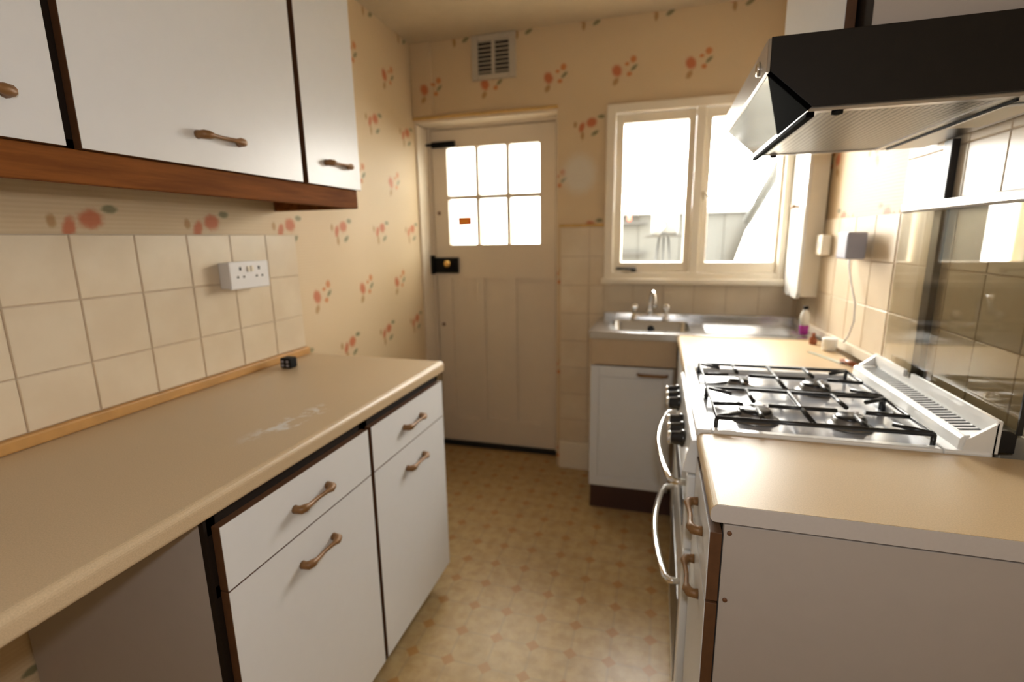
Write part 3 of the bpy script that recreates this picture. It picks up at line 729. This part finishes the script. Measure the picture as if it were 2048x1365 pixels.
# ------------------------------------------------------------------ cooker hood
hd = thing('cooker_hood', 'dark brown cooker hood with steel front over the cooker', 'extractor hood', (.45, 1.44, 1.565))
HY0, HY1 = 1.128, 1.735
prof = [(.188, 1.6955), (.700, 1.6955), (.700, 1.567), (.266, 1.567), (.190, 1.635)]
for y in (HY0, HY1-.010):
    bm = bmesh.new(); add_prism(bm, prof, 1, y, y+.010, .0015); obj('side_panel', bm, 'hood_paint', hd)
box('top_panel', (.192, .700, HY0+.0102, HY1-.0102, 1.688, 1.695), 'hood_paint', hd); box('back_panel', (.692, .700, HY0+.0102, HY1-.0102, 1.568, 1.6875), 'hood_paint', hd)
fs = box('fascia', (.183, .1895, HY0+.002, HY1, 1.634, 1.694), 'brushed_steel', hd, .001, 'steel front strip')
bm = bmesh.new(); add_lathe(bm, [(.014, 0), (.014, -.004), (.010, -.006), (.002, -.006)], (.183, 1.215, 1.664), 0, 20); obj('button', bm, 'chrome', fs)
bm = bmesh.new(); add_prism(bm, [(.190, 1.6338), (.266, 1.566), (.270, 1.570), (.196, 1.6338)], 1, HY0+.0105, HY1-.0105); vs = obj('visor', bm, 'chrome', hd, 'mirror-bright sloping visor')
bm = bmesh.new()
A = [Vector(v) for v in ((.1885, HY0+.004, 1.6335), (.2645, HY0+.004, 1.5655), (.2645, 1.40, 1.5655))]; nrm = Vector((-.667, 0, -.745))
t0 = [bm.verts.new(v) for v in A]; t1 = [bm.verts.new(v+nrm*.004) for v in A]
bm.faces.new(t0); bm.faces.new(t1[::-1])
for k in range(3): bm.faces.new((t0[k], t1[k], t1[(k+1) % 3], t0[(k+1) % 3]))
bmesh.ops.recalc_face_normals(bm, faces=bm.faces[:]); obj('gusset', bm, 'gusset_black', hd, 'black triangular gusset')
bm = bmesh.new(); add_tube(bm, [(.187, HY0+.002, 1.633), (.2635, HY0+.002, 1.564)], .0045, 8); obj('edge_bead', bm, 'gusset_black', hd)
bm = bmesh.new(); u0, u1 = .262, .694
add_box(bm, u0, u0+.022, HY0+.0105, HY1-.0105, 1.560, 1.568); add_box(bm, u1-.12, u1, HY0+.0105, HY1-.0105, 1.560, 1.568); add_box(bm, u0+.022, u1-.12, HY0+.0105, HY0+.028, 1.560, 1.568); add_box(bm, u0+.022, u1-.12, HY1-.028, HY1-.0105, 1.560, 1.568)
box('front_lip', (.260, .2745, HY0+.0105, HY1, 1.550, 1.5598), 'gusset_black', hd, .001)
un = obj('underside_frame', bm, 'brushed_steel', hd)
box('grease_filter', (u0+.0222, u1-.1202, HY0+.0282, HY1-.0282, 1.563, 1.567), 'hood_filter', hd, 0, 'perforated metal filter')
for x, y in ((.315, HY0+.020), (.315, HY1-.020)):
    bm = bmesh.new(); add_lathe(bm, [(.010, 0), (.010, -.006), (.004, -.008)], (x, y, 1.560), 2, 12); obj('filter_clip', bm, 'black_iron', un)
bm = bmesh.new(); add_box(bm, .600, .665, 1.20, 1.40, 1.554, 1.5598, .002); obj('lamp_cover', bm, 'cream_plastic', un)
bm = bmesh.new(); add_box(bm, .596, .600, 1.16, 1.70, 1.556, 1.5598); obj('filter_slot', bm, 'black_iron', un)

hc = thing('wall_cabinet', 'white wall cabinet directly above the cooker hood', 'cabinet', (.53, 1.48, 1.70))
bm = bmesh.new(); add_box(bm, .358, .700, 1.160, 1.176, 1.6975, 2.30); add_box(bm, .358, .700, 1.784, 1.800, 1.6975, 2.30); add_box(bm, .358, .700, 1.176, 1.784, 1.6975, 1.714); add_box(bm, .358, .700, 1.176, 1.784, 2.284, 2.30); add_box(bm, .358, .376, 1.176, 1.255, 1.714, 2.284)
obj('carcass', bm, 'carcass_dark', hc)
box('end_panel', (.3585, .700, 1.1555, 1.1598, 1.6975, 2.30), 'end_panel_white', hc)
box('end_panel', (.3585, .700, 1.8002, 1.8045, 1.6975, 2.30), 'end_panel_white', hc)
door_slab('cabinet_door', (.334, .3525, 1.232, 1.800, 1.700, 2.295), hc, '-x')

# ------------------------------------------------------------------ right wall: cupboard, switch, sockets, cable, trunking
wc = thing('wall_cupboard', 'shallow white wall cupboard in the corner beside the window', 'cupboard', (.63, 2.58, 1.06))
bm = bmesh.new(); add_prism(bm, [(.605, 2.45), (.605, 2.700), (RW(2.70)-.010, 2.700), (RW(2.45)-.010, 2.45)], 2, 1.060, 1.95); obj('carcass', bm, 'cream_plastic', wc)
for a, b, hy in ((2.448, 2.578, 2.566), (2.582, 2.700, 2.594)):
    bm = bmesh.new(); add_prism(bm, [(a, 1.075), (a+.02, 1.050), (b-.02, 1.050), (b, 1.062), (b, 1.95), (a, 1.95)], 0, .590, .6045, .002); d = obj('cupboard_door', bm, 'white_enamel', wc)
    bm = bmesh.new(); add_lathe(bm, [(.004, 0), (.004, -.010), (.010, -.014), (.010, -.022), (.004, -.024)], (.5900, hy, 1.452), 0, 12); obj('knob', bm, 'bronze', d)
sw = thing('wall_switch', 'cream surface-mounted switch on the right wall below the cupboard side', 'switch', (.63, 2.38, 1.28))
box('switch_box', (RW(2.36)-.046, RW(2.36)-.010, 2.345, 2.425, 1.243, 1.327), 'cream_plastic', sw, .005); box('rocker', (RW(2.36)-.050, RW(2.36)-.0455, 2.378, 2.392, 1.275, 1.297), 'white_plastic', sw, .001)
xs = RW(2.1)-.009
dk = thing('double_socket', 'white double socket on the right wall with a grey plug-in unit', 'socket', (xs, 2.10, 1.24))
box('face_plate', (xs-.014, xs-.001, 2.075, 2.235, 1.245, 1.325), 'white_plastic', dk, .003)
for z in (1.318,): box('neon', (xs-.0155, xs-.0138, 2.15, 2.19, z-.010, z-.004), 'orange_sticker', dk)
pu = thing('plug_unit', 'grey plug-in timer box in the right wall socket', 'plug', (xs-.04, 2.03, 1.25))
box('timer_body', (xs-.075, xs-.0145, 1.975, 2.075, 1.243, 1.335), 'grey_plastic', pu, .006); box('plug_top', (xs-.045, xs-.0145, 2.080, 2.125, 1.255, 1.305), 'grey_plastic', pu, .005)
bm = bmesh.new(); cx = xs-.022; add_tube(bm, [(cx, 2.105, 1.254), (cx, 2.095, 1.21), (cx, 2.05, 1.15), (cx, 1.995, 1.09), (cx, 1.985, 1.03), (cx, 2.02, .97), (cx-.003, 2.05, .942)], .0035, 8)
tag(obj('power_cable', bm, 'white_plastic'), 'thin pale cable hanging below the grey plug-in unit', 'cable')
tag(box('cable_trunking', (.690, .7075, 1.565, 1.605, .935, 1.558), 'trunking_black', None, .002), 'black vertical trunking on the tiles behind the glass lid', 'trunking')

# ------------------------------------------------------------------ small things on the far worktop
bo = thing('detergent_bottle', 'clear bottle of purple washing liquid with black cap by the sink', 'bottle', (.610, 2.36, .9085))
bm = bmesh.new(); add_lathe(bm, [(.016, 0), (.018, .004), (.018, .040), (.0175, .041)], (.610, 2.36, .9088), 2, 16); obj('liquid', bm, 'purple_liquid', bo)
bm = bmesh.new(); add_lathe(bm, [(.0182, 0), (.0182, .036), (.016, .05), (.009, .062), (.008, .068)], (.610, 2.36, .950), 2, 16); obj('upper_bottle', bm, 'bottle_clear', bo)
bm = bmesh.new(); add_lathe(bm, [(.0105, 0), (.0105, .012), (.006, .014)], (.610, 2.36, 1.0182), 2, 14); obj('cap', bm, 'black_iron', bo)
ab = thing('amber_bottle', 'tiny brown bottle on the worktop corner', 'bottle', (.606, 2.20, .900))
bm = bmesh.new(); add_lathe(bm, [(.013, 0), (.014, .004), (.014, .022), (.007, .030), (.007, .036)], (.606, 2.20, .9003), 2, 14); obj('glass_body', bm, 'amber', ab)
bm = bmesh.new(); add_lathe(bm, [(.0075, 0), (.0075, .008), (.005, .009)], (.606, 2.20, .9365), 2, 12); obj('cap', bm, 'amber', ab)
bm = bmesh.new(); add_lathe(bm, [(.020, 0), (.024, .004), (.026, .045), (.0255, .047), (.022, .044), (.004, .042)], (.630, 2.085, .9003), 2, 20)
tag(obj('white_pot', bm, 'white_enamel'), 'small white pot against the right wall beside the worktop', 'pot')
kn = thing('palette_knife', 'flat kitchen knife with brown handle lying by the cooker', 'knife', (.60, 1.88, .900))
bm = bmesh.new(); add_prism(bm, [(.545, 2.035), (.560, 2.045), (.622, 1.875), (.600, 1.870)], 2, .9006, .903, 0); obj('blade', bm, 'blade', kn)
bm = bmesh.new(); add_tube(bm, [(.610, 1.885, .909), (.622, 1.85, .911), (.636, 1.80, .910)], [.007, .009, .008], 10); obj('handle', bm, 'amber', kn)
